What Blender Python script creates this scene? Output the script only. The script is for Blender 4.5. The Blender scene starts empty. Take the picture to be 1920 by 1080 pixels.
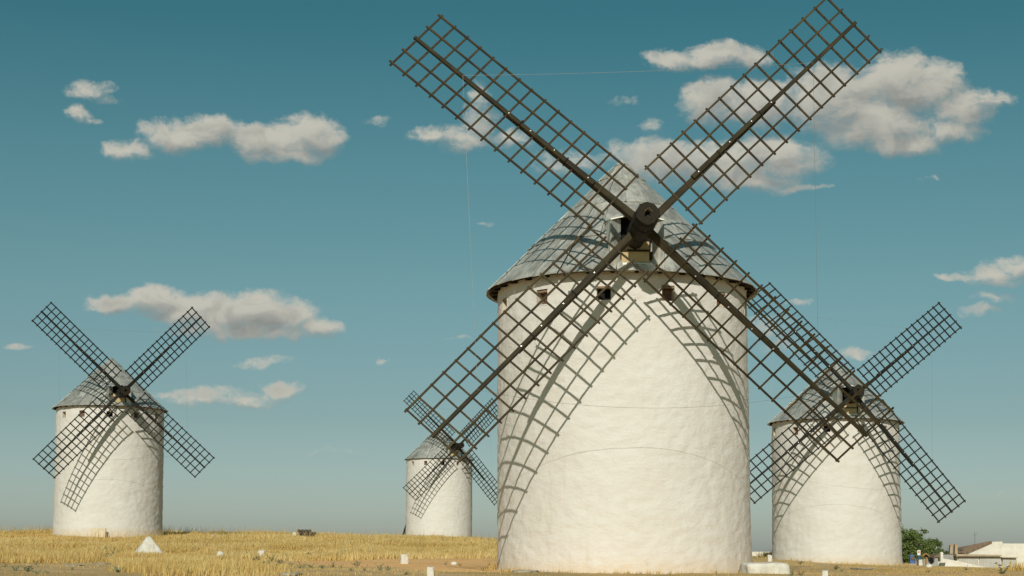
import bpy, math, random
import numpy as np
from mathutils import Vector, Matrix, noise as mnoise

random.seed(7)
rng = np.random.default_rng(11)
scene = bpy.context.scene
COL = scene.collection
PI = math.pi

# ------------------------------------------------------------------ camera
EYE = 1.6
F = 2880.0
PITCH, ROLL, CY = 0.05401, 0.00603, 884.29
FW = Vector((0, math.cos(PITCH), math.sin(PITCH)))
UP0 = Vector((0, -math.sin(PITCH), math.cos(PITCH)))
R0 = Vector((1, 0, 0))
RT = math.cos(ROLL) * R0 + math.sin(ROLL) * UP0
UP = -math.sin(ROLL) * R0 + math.cos(ROLL) * UP0
cam_d = bpy.data.cameras.new("camera")
cam = bpy.data.objects.new("camera", cam_d)
COL.objects.link(cam)
m = Matrix.Identity(4)
for i in range(3):
    m[i][0], m[i][1], m[i][2] = RT[i], UP[i], -FW[i]
m[2][3] = EYE
cam.matrix_world = m
cam_d.sensor_width = 36.0
cam_d.lens = F / 1920 * 36
cam_d.shift_y = (CY - 540) / 1920
cam_d.clip_start = 0.1
cam_d.clip_end = 40000
scene.camera = cam


def ray(px, py):
    return RT * ((px - 960) / F) + UP * ((CY - py) / F) + FW


def at(px, py, d):
    """world point seen at photograph pixel (px, py), d metres ahead"""
    r = ray(px, py)
    r = r * (d / r.y)
    return Vector((r.x, r.y, r.z + EYE))


# ------------------------------------------------------------------ light
SUN_AZ, SUN_EL = -0.115, 0.525          # azimuth off -Y (behind the camera, from the left)
to_sun = Vector((math.sin(SUN_AZ) * math.cos(SUN_EL), -math.cos(SUN_AZ) * math.cos(SUN_EL), math.sin(SUN_EL)))
sun_d = bpy.data.lights.new("sun", 'SUN')
sun_d.energy = 3.5
sun_d.angle = math.radians(0.53)
sun_d.color = (1.0, 0.93, 0.80)
sun = bpy.data.objects.new("sun", sun_d)
sun.rotation_euler = to_sun.to_track_quat('Z', 'Y').to_euler()
COL.objects.link(sun)

scene.view_settings.view_transform = 'Standard'
scene.view_settings.look = 'None'
scene.view_settings.exposure = 0.0
scene.view_settings.gamma = 1.0
scene.view_settings.use_curve_mapping = False
scene.render.engine = 'CYCLES'
scene.cycles.use_denoising = True
scene.cycles.max_bounces = 6
scene.cycles.diffuse_bounces = 3
scene.cycles.transparent_max_bounces = 8
scene.cycles.caustics_reflective = False
scene.cycles.caustics_refractive = False

SKY_STRENGTH = 0.10
# clouds seen in the photograph: (px, py, rx, ry, weight)
CLOUDS = [
    (172, 168, 46, 19, .68), (206, 184, 30, 9, .55), (146, 212, 34, 17, .62), (175, 227, 26, 9, .5),
    (232, 284, 54, 20, .72), (330, 257, 70, 32, 1), (400, 246, 75, 34, 1), (420, 226, 26, 16, .8), (500, 263, 85, 34, 1),
    (575, 252, 68, 42, 1), (610, 262, 48, 30, .9), (535, 288, 95, 20, .9), (712, 226, 34, 9, .45),
    (820, 252, 60, 22, .68), (870, 268, 45, 22, .75), (897, 230, 36, 50, .65), (905, 180, 25, 30, .55), (960, 258, 60, 24, .6),
    (1275, 113, 74, 26, .8), (1350, 106, 78, 30, .9), (1400, 112, 44, 24, .8), (1335, 190, 70, 45, .95), (1420, 200, 92, 52, 1),
    (1560, 185, 100, 74, 1.05), (1690, 158, 82, 62, 1.1), (1640, 232, 112, 58, 1.1), (1752, 160, 60, 48, 1), (1800, 203, 72, 46, 1),
    (1690, 270, 80, 32, 1), (1852, 186, 50, 18, .8), (1785, 243, 72, 26, .95),
    (1245, 305, 95, 44, 1), (1350, 310, 100, 46, 1), (1455, 296, 92, 50, 1), (1400, 336, 120, 26, .95), (1180, 305, 45, 26, .7),
    (1492, 353, 66, 9, .7), (1060, 302, 66, 25, .65), (1150, 290, 40, 25, .6),
    (222, 573, 66, 22, 1), (285, 560, 48, 30, 1.05), (350, 578, 75, 32, 1.05), (420, 590, 95, 36, 1.05), (490, 588, 78, 42, 1.1),
    (540, 592, 62, 36, 1.05), (596, 612, 46, 22, 1), (475, 622, 140, 20, 1), (400, 612, 95, 20, .9),
    (495, 675, 48, 14, .55), (468, 681, 38, 8, .5), (400, 746, 84, 19, .68), (465, 748, 66, 16, .68), (522, 730, 40, 20, .75), (325, 738, 52, 8, .5),
    (33, 655, 36, 9, .6), (1862, 512, 58, 22, .75), (1902, 500, 40, 26, .8), (1788, 516, 36, 9, .6), (1882, 530, 52, 12, .65),
    (1855, 560, 42, 10, .5), (1832, 582, 44, 11, .5), (1600, 667, 36, 13, .7), (1500, 568, 28, 8, .55), (1436, 614, 55, 30, .5),
    (1455, 650, 50, 22, .45), (868, 635, 32, 5, .5), (1172, 193, 27, 10, .33), (1222, 238, 24, 14, .38), (1748, 334, 28, 6, .28),
    (915, 419, 14, 5, .4), (722, 681, 7, 6, .4), (1880, 935, 50, 12, .25), (610, 848, 50, 8, .25), (1640, 960, 60, 10, .2),
]


class NT:
    """tiny node-tree writer"""
    def __init__(s, tree):
        s.t = tree
        tree.nodes.clear()

    def n(s, typ, **kw):
        nd = s.t.nodes.new(typ)
        ins = kw.pop('ins', {})
        for k, v in kw.items():
            setattr(nd, k, v)
        for k, v in ins.items():
            s.put(nd, k, v)
        return nd

    def put(s, nd, k, v):
        sock = nd.inputs[k]
        if isinstance(v, bpy.types.NodeSocket):
            s.t.links.new(v, sock)
        elif isinstance(v, bpy.types.Node):
            s.t.links.new(v.outputs[0], sock)
        else:
            sock.default_value = v

    def math(s, op, a, b=0.0, c=0.0, clamp=False):
        nd = s.n('ShaderNodeMath', operation=op, use_clamp=clamp)
        for i, v in enumerate((a, b, c)):
            s.put(nd, i, v)
        return nd.outputs[0]

    def vmath(s, op, a, b=(0, 0, 0), c=(0, 0, 0)):
        nd = s.n('ShaderNodeVectorMath', operation=op)
        s.put(nd, 0, a)
        s.put(nd, 1, b)
        if op == 'MULTIPLY_ADD':
            s.put(nd, 2, c)
        return nd.outputs['Value'] if op in ('DOT_PRODUCT', 'LENGTH', 'DISTANCE') else nd.outputs[0]

    def smooth(s, x, lo, hi, o0=0.0, o1=1.0):
        nd = s.n('ShaderNodeMapRange', interpolation_type='SMOOTHSTEP')
        for i, v in enumerate((x, lo, hi, o0, o1)):
            s.put(nd, i, v)
        return nd.outputs[0]

    def noise(s, vec, scale, detail=3.0, rough=.55, dist=0.0, dims='3D'):
        nd = s.n('ShaderNodeTexNoise', noise_dimensions=dims)
        s.put(nd, 'Vector', vec)
        s.put(nd, 'Scale', scale)
        s.put(nd, 'Detail', detail)
        s.put(nd, 'Roughness', rough)
        s.put(nd, 'Distortion', dist)
        return nd.outputs['Fac']

    def mix(s, f, a, b, blend='MIX'):
        nd = s.n('ShaderNodeMix', data_type='RGBA', blend_type=blend)
        s.put(nd, 0, f)
        s.put(nd, 6, a)
        s.put(nd, 7, b)
        return nd.outputs[2]

    def ramp(s, f, stops):
        nd = s.n('ShaderNodeValToRGB')
        els = nd.color_ramp.elements
        while len(els) < len(stops):
            els.new(.5)
        for e, (p, c) in zip(els, stops):
            e.position = p
            e.color = (*c, 1)
        s.put(nd, 0, f)
        return nd.outputs[0]


def rgb(c):
    return (c[0], c[1], c[2], 1.0)


world = bpy.data.worlds.new("World")
scene.world = world
world.use_nodes = True
W = NT(world.node_tree)
sky = W.n('ShaderNodeTexSky', sky_type='NISHITA', sun_disc=False)
sky.sun_elevation = SUN_EL
sky.sun_rotation = PI + SUN_AZ * -1.0
sky.altitude = 700
sky.air_density = 1.0
sky.dust_density = 1.6
sky.ozone_density = 1.0
geo = W.n('ShaderNodeNewGeometry')
dirv = W.vmath('SCALE', geo.outputs['Incoming'])
dirv.node.inputs['Scale'].default_value = -1.0
sep = W.n('ShaderNodeSeparateXYZ', ins={0: dirv})
ysafe = W.math('MAXIMUM', sep.outputs[1], 0.02)
cu = W.math('DIVIDE', sep.outputs[0], ysafe)
cv = W.math('DIVIDE', sep.outputs[2], ysafe)
uv = W.n('ShaderNodeCombineXYZ', ins={0: cu, 1: cv}).outputs[0]
# the photograph's teal air: a tint that changes with height above the horizon only
SKY_TINT = [(0.0, (.585, .645, .74)), (.0257, (.565, .635, .697)), (.0878, (.482, .556, .515)), (.169, (.467, .628, .51)),
            (.247, (.385, .64, .50)), (.338, (.225, .565, .45)), (.6, (.10, .38, .33)), (1.0, (.07, .28, .26))]
tint = W.ramp(sep.outputs[2], SKY_TINT)
skycol = W.mix(1.0, sky.outputs[0], tint, 'MULTIPLY')
# domain warp for wispy cloud edges
n1 = W.n('ShaderNodeTexNoise', noise_dimensions='2D', ins={'Vector': uv, 'Scale': 26.0, 'Detail': 4.0, 'Roughness': .6})
warp = W.vmath('MULTIPLY', W.vmath('SUBTRACT', n1.outputs['Color'], (.5, .5, .5)), (.022, .015, 0))
uvw = W.vmath('ADD', uv, warp)
fb = W.noise(W.vmath('MULTIPLY', uvw, (1, 1.5, 1)), 50.0, 9.0, .62, dims='2D')
fbn = W.math('SUBTRACT', fb, .5)
fb2 = W.noise(W.vmath('MULTIPLY', uvw, (1, 1.3, 1)), 125.0, 6.0, .6, dims='2D')


def cloud_field(vec):
    f = None
    for px, py, rx, ry, w in CLOUDS:
        r = ray(px, py)
        u0, v0 = r.x / r.y, r.z / r.y
        sx, sy = F / (rx * 1.24), F / (ry * 1.22)
        q = W.vmath('MULTIPLY_ADD', vec, (sx, sy, 0), (-u0 * sx, -v0 * sy, 0))
        g = W.math('MULTIPLY_ADD', W.vmath('DOT_PRODUCT', q, q), -w, w)
        if f is None:
            f = g
        else:
            nd = W.n('ShaderNodeMath', operation='SMOOTH_MAX')
            W.put(nd, 0, f)
            W.put(nd, 1, g)
            W.put(nd, 2, .40)
            f = nd.outputs[0]
    return f


fld = W.math('MAXIMUM', cloud_field(uvw), -1.5)
fld_up = W.math('MAXIMUM', cloud_field(W.vmath('ADD', uvw, (-.0045, .0085, 0))), -1.5)
fn = W.math('MULTIPLY_ADD', W.math('SUBTRACT', fb2, .5), .75, W.math('MULTIPLY_ADD', fbn, .95, W.math('SUBTRACT', fld, .16)))
lightv = W.math('SUBTRACT', W.math('SUBTRACT', fld, fld_up), W.math('MULTIPLY', fbn, -.45))
lit = W.smooth(lightv, -.62, .50)
thick = W.smooth(fn, .1, 1.2)
hollow = W.smooth(W.noise(W.vmath('MULTIPLY', uv, (1, 1.8, 1)), 27.0, 4.0, .55, .4, dims='2D'), .44, .66)
shade = W.math('MULTIPLY', W.math('MULTIPLY', hollow, thick), -.55)
top = W.math('ADD', W.math('MULTIPLY', lit, -.50), 1.18)           # crisp lit tops, soft grey undersides
dens = W.n('ShaderNodeMapRange', interpolation_type='SMOOTHSTEP', ins={0: fn, 1: -.06, 2: top, 3: 0.0, 4: 1.0}).outputs[0]
front = W.math('GREATER_THAN', sep.outputs[1], .03)
dens = W.math('MULTIPLY', W.math('MULTIPLY', dens, front), .95)
lit = W.math('ADD', lit, shade, clamp=True)
ccol = W.mix(lit, (.27, .275, .255, 1), (.555, .535, .46, 1))
ccol = W.vmath('SCALE', ccol)
ccol.node.inputs['Scale'].default_value = 1.0 / SKY_STRENGTH
final = W.mix(dens, skycol, ccol)
bg = W.n('ShaderNodeBackground', ins={'Color': final, 'Strength': SKY_STRENGTH})
wo = W.n('ShaderNodeOutputWorld', ins={'Surface': bg.outputs[0]})
world.cycles.sampling_method = 'MANUAL'
world.cycles.sample_map_resolution = 512


# ------------------------------------------------------------------ materials
def material(name):
    mt = bpy.data.materials.new(name)
    mt.use_nodes = True
    return mt, NT(mt.node_tree)


def finish(T, color, rough=.9, metallic=0.0, bump=None, bump_strength=.3, bump_dist=.02, spec=.3, trans=None):
    b = T.n('ShaderNodeBsdfPrincipled', ins={'Base Color': color, 'Roughness': rough, 'Metallic': metallic, 'Specular IOR Level': spec})
    if bump is not None:
        bn = T.n('ShaderNodeBump', ins={'Height': bump, 'Strength': bump_strength, 'Distance': bump_dist})
        T.put(b, 'Normal', bn.outputs[0])
    out = b.outputs[0]
    if trans is not None:
        tr = T.n('ShaderNodeBsdfTranslucent', ins={'Color': color})
        mx = T.n('ShaderNodeMixShader', ins={0: trans, 1: out, 2: tr.outputs[0]})
        out = mx.outputs[0]
    T.n('ShaderNodeOutputMaterial', ins={'Surface': out})


def objco(T):
    return T.n('ShaderNodeTexCoord').outputs['Object']


def simple(name, c1, c2, scale=4.0, rough=.9, metallic=0.0, bump=.3, dist=.01, stretch=(1, 1, 1), spec=.3, rnd=0.0, trans=None):
    mt, T = material(name)
    co = T.vmath('MULTIPLY', objco(T), stretch)
    f = T.noise(co, scale, 6.0, .6)
    f2 = T.noise(co, scale * 6, 4.0, .6)
    fac = T.smooth(T.math('MULTIPLY_ADD', f2, .5, f), .5, 1.0)
    col = T.mix(fac, rgb(c1), rgb(c2))
    if rnd:
        oi = T.n('ShaderNodeObjectInfo').outputs['Random']
        k = T.math('MULTIPLY_ADD', oi, rnd, 1 - rnd * .5)
        col = T.mix(1.0, col, T.n('ShaderNodeCombineColor', ins={0: k, 1: k, 2: k}).outputs[0], 'MULTIPLY')
    finish(T, col, rough, metallic, f2, bump, dist, spec, trans)
    return mt


def make_plaster():
    mt, T = material("limewashed_plaster")
    co = objco(T)
    z = T.n('ShaderNodeSeparateXYZ', ins={0: co}).outputs[2]
    big = T.noise(co, .7, 5, .6)
    mid = T.noise(T.vmath('MULTIPLY', co, (1, 1, 1.8)), 3.2, 6, .6)
    fine = T.noise(co, 16, 6, .65)
    streak = T.noise(T.vmath('MULTIPLY', co, (5, 5, .35)), 1.0, 5, .6)
    col = T.mix(T.smooth(big, .35, .7), (.675, .66, .635, 1), (.645, .625, .59, 1))
    col = T.mix(T.math('MULTIPLY', T.smooth(streak, .56, .80), .30), col, (.54, .51, .44, 1))
    # ochre dirt splashed up from the ground
    low = T.math('MULTIPLY', T.smooth(T.math('MULTIPLY_ADD', mid, .9, z), .25, 1.0, 1.0, 0.0), .62)
    col = T.mix(low, col, (.60, .47, .30, 1))
    # bald mossy patches
    bald = T.smooth(T.noise(T.vmath('MULTIPLY', co, (1, 1, .6)), 1.1, 7, .62), .69, .74)
    col = T.mix(T.math('MULTIPLY', bald, .35), col, (.42, .40, .28, 1))
    pit = T.noise(T.vmath('MULTIPLY', co, (1, 1, 1.5)), 7.5, 4, .6)
    h = T.math('ADD', T.math('MULTIPLY_ADD', fine, .45, T.math('MULTIPLY', mid, .6)), pit)
    finish(T, col, .92, 0, h, .38, .055, .2)
    return mt


def make_wood(name, c1, c2, rnd=.5):
    mt, T = material(name)
    co = T.vmath('MULTIPLY', objco(T), (1.2, 22, 22))
    f = T.noise(co, 1.0, 5, .65)
    oi = T.n('ShaderNodeObjectInfo').outputs['Random']
    blotch = T.noise(T.vmath('ADD', objco(T), T.n('ShaderNodeCombineXYZ', ins={0: T.math('MULTIPLY', oi, 40)}).outputs[0]), 1.6, 4, .6)
    fac = T.smooth(T.math('MULTIPLY_ADD', blotch, .8, f), .62, 1.15)
    col = T.mix(fac, rgb(c1), rgb(c2))
    k = T.math('MULTIPLY_ADD', oi, rnd, 1 - rnd * .5)
    col = T.mix(1.0, col, T.n('ShaderNodeCombineColor', ins={0: k, 1: k, 2: k}).outputs[0], 'MULTIPLY')
    finish(T, col, .75, 0, f, .5, .01, .3)
    return mt


def make_zinc():
    mt, T = material("weathered_zinc")
    co = objco(T)
    oi = T.n('ShaderNodeObjectInfo').outputs['Random']
    shift = T.n('ShaderNodeCombineXYZ', ins={0: T.math('MULTIPLY', oi, 31), 1: T.math('MULTIPLY', oi, 17)}).outputs[0]
    co = T.vmath('ADD', co, shift)
    f = T.noise(co, 1.3, 6, .62, .6)
    g = T.noise(T.vmath('MULTIPLY', co, (6, 3, .8)), 1.5, 5, .62)
    fac = T.smooth(T.math('MULTIPLY_ADD', g, 1.1, f), .80, 1.30)
    col = T.mix(fac, (.49, .495, .46, 1), (.80, .80, .735, 1))
    k = T.math('MULTIPLY_ADD', oi, .28, .86)
    col = T.mix(1.0, col, T.n('ShaderNodeCombineColor', ins={0: k, 1: k, 2: k}).outputs[0], 'MULTIPLY')
    rough = T.math('MULTIPLY_ADD', f, .25, .50)
    finish(T, col, rough, .80, g, .3, .03, .4)
    return mt


M = {}
M['plaster'] = make_plaster()
M['zinc'] = make_zinc()
M['wood'] = make_wood("weathered_sail_timber", (.017, .0125, .005), (.064, .046, .018))
M['beam'] = make_wood("dark_oiled_beam", (.011, .009, .004), (.044, .034, .014), .2)
M['dark_wood'] = make_wood("tarred_sail_timber", (.005, .006, .005), (.016, .015, .010), .3)
M['hub'] = simple("old_oak_shaft", (.006, .005, .003), (.026, .020, .010), 3.0, .8, bump=.6, stretch=(1, 6, 6))
M['soffit'] = simple("eave_timber", (.007, .005, .004), (.022, .015, .010), 5.0, .85)
M['shutter'] = simple("faded_red_shutter", (.13, .070, .052), (.21, .125, .095), 5.0, .8)
M['lintel'] = simple("window_timber", (.16, .10, .06), (.30, .21, .13), 6.0, .85)
M['cream'] = simple("cream_boards", (.50, .38, .20), (.66, .53, .31), 3.0, .8)
M['black'] = simple("near_black_shade_and_iron", (.008, .008, .008), (.02, .018, .015), 3.0, .9)  # near-black: shade of unlit openings put into the colour; also serves iron fittings
M['bolt'] = simple("galvanised_bolt", (.72, .72, .70), (.85, .85, .82), 20.0, .35, .6)
M['rope'] = simple("steel_cable", (.20, .20, .185), (.28, .275, .255), 8.0, .5, .4)
M['splinter'] = simple("bare_splintered_wood", (.22, .15, .07), (.42, .31, .16), 9.0, .9)


# ------------------------------------------------------------------ object helpers
def tag(o, label=None, cat=None, group=None, kind=None):
    if label: o['label'] = label
    if cat: o['category'] = cat
    if group: o['group'] = group
    if kind or cat: o['kind'] = kind or 'thing'
    return o


def empty(name, loc=(0, 0, 0), rz=0.0, parent=None):
    o = bpy.data.objects.new(name, None)
    o.empty_display_size = .3
    COL.objects.link(o)
    o.location = loc
    o.rotation_euler = (0, 0, rz)
    if parent: o.parent = parent
    return o


class MB:
    """collects geometry for one mesh"""
    def __init__(s):
        s.v, s.f = [], []

    def add(s, vs, fs):
        b = len(s.v)
        s.v += [tuple(p) for p in vs]
        s.f += [tuple(b + i for i in q) for q in fs]
        return s

    def box(s, c, size, mat=None, taper=1.0):
        hx, hy, hz = size[0] / 2, size[1] / 2, size[2] / 2
        vs = []
        for sx, sy, sz in ((-1, -1, -1), (1, -1, -1), (1, 1, -1), (-1, 1, -1), (-1, -1, 1), (1, -1, 1), (1, 1, 1), (-1, 1, 1)):
            k = taper if sz > 0 else 1.0
            p = Vector((sx * hx * k, sy * hy * k, sz * hz))
            if mat: p = mat @ p
            vs.append(p + Vector(c))
        return s.add(vs, [(0, 3, 2, 1), (4, 5, 6, 7), (0, 1, 5, 4), (1, 2, 6, 5), (2, 3, 7, 6), (3, 0, 4, 7)])

    def beam(s, p0, p1, w0, h0, w1=None, h1=None, side=None, ch=0.0):
        """bar from p0 to p1, w across 'side', h along the third axis, with optional chamfer"""
        p0, p1 = Vector(p0), Vector(p1)
        x = (p1 - p0).normalized()
        sd = Vector(side) if side else (Vector((0, 0, 1)) if abs(x.z) < .9 else Vector((1, 0, 0)))
        sd = (sd - x * sd.dot(x)).normalized()
        t = x.cross(sd)
        w1 = w0 if w1 is None else w1
        h1 = h0 if h1 is None else h1
        vs = []
        if ch > 0:
            prof = [(-1, -1 + ch), (-1 + ch, -1), (1 - ch, -1), (1, -1 + ch), (1, 1 - ch), (1 - ch, 1), (-1 + ch, 1), (-1, 1 - ch)]
        else:
            prof = [(-1, -1), (1, -1), (1, 1), (-1, 1)]
        n = len(prof)
        for p, w, h in ((p0, w0, h0), (p1, w1, h1)):
            for a, b in prof:
                vs.append(p + sd * (a * w / 2) + t * (b * h / 2))
        fs = [tuple(range(n - 1, -1, -1)), tuple(range(n, 2 * n))]
        fs += [(i, (i + 1) % n, n + (i + 1) % n, n + i) for i in range(n)]
        return s.add(vs, fs)

    def tube(s, pts, rads, n=8, caps=True):
        pts = [Vector(p) for p in pts]
        rings = []
        for i, p in enumerate(pts):
            d = (pts[min(i + 1, len(pts) - 1)] - pts[max(i - 1, 0)]).normalized()
            a = d.orthogonal().normalized() if abs(d.z) > .9 else d.cross(Vector((0, 0, 1))).normalized()
            b = d.cross(a)
            r = rads[i] if hasattr(rads, '__len__') else rads
            rings.append([p + a * (r * math.cos(2 * PI * k / n)) + b * (r * math.sin(2 * PI * k / n)) for k in range(n)])
        vs = [q for r in rings for q in r]
        fs = []
        for i in range(len(pts) - 1):
            for k in range(n):
                k2 = (k + 1) % n
                fs.append((i * n + k, (i + 1) * n + k, (i + 1) * n + k2, i * n + k2))
        if caps:
            fs.append(tuple(range(n)))
            fs.append(tuple((len(pts) - 1) * n + k for k in range(n - 1, -1, -1)))
        return s.add(vs, fs)

    def mesh(s, name, mat, smooth=False):
        me = bpy.data.meshes.new(name)
        me.from_pydata(s.v, [], s.f)
        me.materials.append(mat)
        me.validate()
        if smooth:
            me.polygons.foreach_set('use_smooth', [True] * len(me.polygons))
        me.update()
        return me

    def build(s, name, mat, parent=None, smooth=False, loc=None):
        return place(name, s.mesh(name, mat, smooth), parent, loc)


def place(name, me, parent=None, loc=None, rz=None, matrix=None):
    o = bpy.data.objects.new(name, me)
    COL.objects.link(o)
    if parent: o.parent = parent
    if matrix is not None:
        o.matrix_local = matrix
    else:
        if loc is not None: o.location = loc
        if rz is not None: o.rotation_euler = (0, 0, rz)
    return o


def fbm(p, octv=3):
    return mnoise.fractal(p, 1.0, 2.0, octv, noise_basis='PERLIN_ORIGINAL')


# ------------------------------------------------------------------ terrain
CTRL = []


def c_px(px, py, d):
    p = at(px, py, d)
    CTRL.append((p.x, p.y, p.z))


for x in (-14, 0, 14): CTRL.append((x, 0, 0.0))
for x in (-9, 0, 9): CTRL.append((x, 12, .62))
for px, py in ((0, 1084), (480, 1084), (960, 1087), (1440, 1088), (1920, 1088)): c_px(px, py, 25)
for px, py in ((0, 1063), (300, 1063), (600, 1066), (850, 1068), (1180, 1079), (1440, 1078), (1920, 1080)): c_px(px, py, 40)
c_px(940, 1063, 43); c_px(1412, 1075, 43)
for px, py in ((0, 1050), (300, 1050), (600, 1053), (900, 1051), (1300, 1063), (1500, 1068), (1900, 1074)): c_px(px, py, 55)
for px, py in ((0, 1036), (300, 1037), (600, 1038), (900, 1038), (1500, 1060), (1900, 1070)): c_px(px, py, 70)
for px, py in ((-200, 1018), (0, 1018), (300, 1018), (600, 1021), (900, 1024), (1440, 1048), (1570, 1055), (1690, 1060), (1900, 1068), (2150, 1069)): c_px(px, py, 84)
for px, py in ((-200, 1003), (0, 1003), (200, 1004), (400, 1007), (600, 1009), (900, 1018)): c_px(px, py, 97)
for px, py in ((-200, 1000), (0, 1000), (200, 1001), (400, 1004), (600, 1007), (827, 1014), (940, 1018), (1450, 1048), (1700, 1066), (1900, 1070), (2200, 1071)): c_px(px, py, 112)
for px, py in ((0, 1014), (400, 1012), (827, 1019), (940, 1022), (1450, 1049), (1700, 1069), (1900, 1074)): c_px(px, py, 138)
for px, py in ((300, 1018), (600, 1018), (827, 1020), (940, 1023), (1450, 1051), (1900, 1068)): c_px(px, py, 165)
for px in (0, 500, 1000, 1500, 1900): c_px(px, 1052, 205)
CT = np.array(CTRL)


def _tps(A, B):
    r2 = ((A[:, None, :] - B[None, :, :]) ** 2).sum(-1) / 400.0
    return np.where(r2 > 1e-12, r2 * np.log(r2 + 1e-12), 0.0)


_n = len(CT)
_K = np.zeros((_n + 3, _n + 3))
_K[:_n, :_n] = _tps(CT[:, :2], CT[:, :2]) + np.eye(_n) * .02
_P = np.c_[np.ones(_n), CT[:, :2] / 20]
_K[:_n, _n:] = _P
_K[_n:, :_n] = _P.T
_WT = np.linalg.solve(_K, np.r_[CT[:, 2], 0, 0, 0])


def sstep(x, a, b):
    t = np.clip((x - a) / (b - a), 0, 1)
    return t * t * (3 - 2 * t)


def vnoise(x, y, s, seed=0):
    """smooth 2-D value noise, numpy"""
    x = np.asarray(x) / s + 1000.0 + seed * 17.3
    y = np.asarray(y) / s + 1000.0 - seed * 9.7
    xi, yi = np.floor(x).astype(np.int64), np.floor(y).astype(np.int64)
    fx, fy = x - xi, y - yi
    fx, fy = fx * fx * (3 - 2 * fx), fy * fy * (3 - 2 * fy)

    def h(a, b):
        k = (a * 374761393 + b * 668265263 + seed * 2246822519) & 0xffffffff
        k = ((k ^ (k >> 13)) * 1274126177) & 0xffffffff
        return ((k ^ (k >> 16)) & 0xffff) / 65535.0
    return (h(xi, yi) * (1 - fx) + h(xi + 1, yi) * fx) * (1 - fy) + (h(xi, yi + 1) * (1 - fx) + h(xi + 1, yi + 1) * fx) * fy


def ground_z(x, y, rough=True):
    x, y = np.atleast_1d(np.asarray(x, float)), np.atleast_1d(np.asarray(y, float))
    xe, ye = np.clip(x, -60, 60), np.clip(y, -5, 210)
    P = np.c_[xe, ye]
    z = np.empty(len(P))
    for i in range(0, len(P), 20000):
        z[i:i + 20000] = _tps(P[i:i + 20000], CT[:, :2]) @ _WT[:_n] + np.c_[np.ones(len(P[i:i + 20000])), P[i:i + 20000] / 20] @ _WT[_n:]
    far = np.maximum(np.maximum(np.abs(x) - 45, y - 170), -y - 5)
    k = sstep(far, 0, 420)
    z = z * (1 - k) + (-38.0) * k
    if rough:
        near = 1 - sstep(far, 0, 100)
        z = z + near * ((vnoise(x, y, 3.1, 1) - .5) * .15 + (vnoise(x, y, 1.2, 2) - .5) * .05)
    return z


def gz(x, y):
    return float(ground_z([x], [y])[0])


def on_ground(px, d, off=0.0):
    p = at(px, 1040, d)
    p.z = gz(p.x, p.y) + off
    return p


def field_mask(x, y):
    """(grass density 0..1, grass height, orange soil 0..1) as the photograph shows them"""
    x, y = np.asarray(x, float), np.asarray(y, float)
    ys = np.maximum(y, 5.0)
    px = 960 + F * x / ys
    wob = (vnoise(x, y, 4.0, 3) - .5) * 9 + (vnoise(x, y, 1.4, 4) - .5) * 4
    yw = y + wob
    left = 1 - sstep(px + wob * 6, 930, 1010)
    fieldA = sstep(y + wob * .45, 54, 59) * (1 - sstep(yw, 150, 175)) * left
    tongue = sstep(px + wob * 9, 225, 300) * (1 - sstep(px + wob * 9, 440, 560)) * sstep(yw, 22, 27)
    farleft = (1 - sstep(px, 200, 330)) * sstep(y + wob * .6, 51, 58)
    dens = np.maximum(np.maximum(fieldA, tongue * .9), farleft)
    patch = vnoise(x, y, 5.5, 6) * .55 + vnoise(x, y, 2.1, 7) * .45
    hgt = .085 + .23 * sstep(patch, .32, .8)
    hgt = np.where(y < 48, hgt * .75, hgt)
    stub = sstep(vnoise(x, y, 2.6, 8), .35, .7) * .5 + .12
    road = np.exp(-((y - (48.5 - (px - 700) * .010)) / 6.0) ** 4) * sstep(px + wob * 12, 500, 640) * (1 - sstep(px, 1000, 1200))
    near_main = np.exp(-((np.hypot(x - 3.0, y - 41.9) - 4.2) / 1.6) ** 2) * .8
    soil = np.clip(road * 1.35 + near_main + sstep(vnoise(x, y, 6, 9), .62, .85) * .5 * (y < 75), 0, 1)
    stub = stub * (1 - .97 * np.clip(soil * 1.3, 0, 1)) * np.where(px < 330, .5, 1.0)
    # bare ring round each tower wall
    return np.clip(dens, 0, 1), hgt, soil, stub


def axis_values(segs, tail, n_tail):
    v = list(segs)
    lo, hi = v[0], v[-1]
    g = np.geomspace(4, tail, n_tail)
    return np.array([lo - t for t in g[::-1]] + v + [hi + t for t in g])


xs = axis_values(np.arange(-48, 48.01, .55), 14000, 26)
ys = axis_values(np.arange(-4, 172.01, .65), 14000, 26)
GX, GY = np.meshgrid(xs, ys)
gx, gy = GX.ravel(), GY.ravel()
gzv = ground_z(gx, gy)
nx, ny = len(xs), len(ys)
idx = np.arange(nx * ny).reshape(ny, nx)
quads = np.stack([idx[:-1, :-1], idx[:-1, 1:], idx[1:, 1:], idx[1:, :-1]], -1).reshape(-1, 4)


def np_mesh(name, verts, faces, mat, k, attr=None, smooth=False):
    me = bpy.data.meshes.new(name)
    nv, nf = len(verts), len(faces)
    me.vertices.add(nv)
    me.vertices.foreach_set('co', np.ascontiguousarray(verts, dtype=np.float32).ravel())
    me.loops.add(nf * k)
    me.loops.foreach_set('vertex_index', np.ascontiguousarray(faces, dtype=np.int32).ravel())
    me.polygons.add(nf)
    me.polygons.foreach_set('loop_start', np.arange(0, nf * k, k, dtype=np.int32))
    me.polygons.foreach_set('loop_total', np.full(nf, k, dtype=np.int32))
    if smooth:
        me.polygons.foreach_set('use_smooth', np.ones(nf, dtype=bool))
    me.update(calc_edges=True)
    if attr is not None:
        a = me.attributes.new('tone', 'FLOAT_COLOR', 'POINT')
        a.data.foreach_set('color', np.ascontiguousarray(attr, dtype=np.float32).ravel())
    me.materials.append(mat)
    return me


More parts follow.
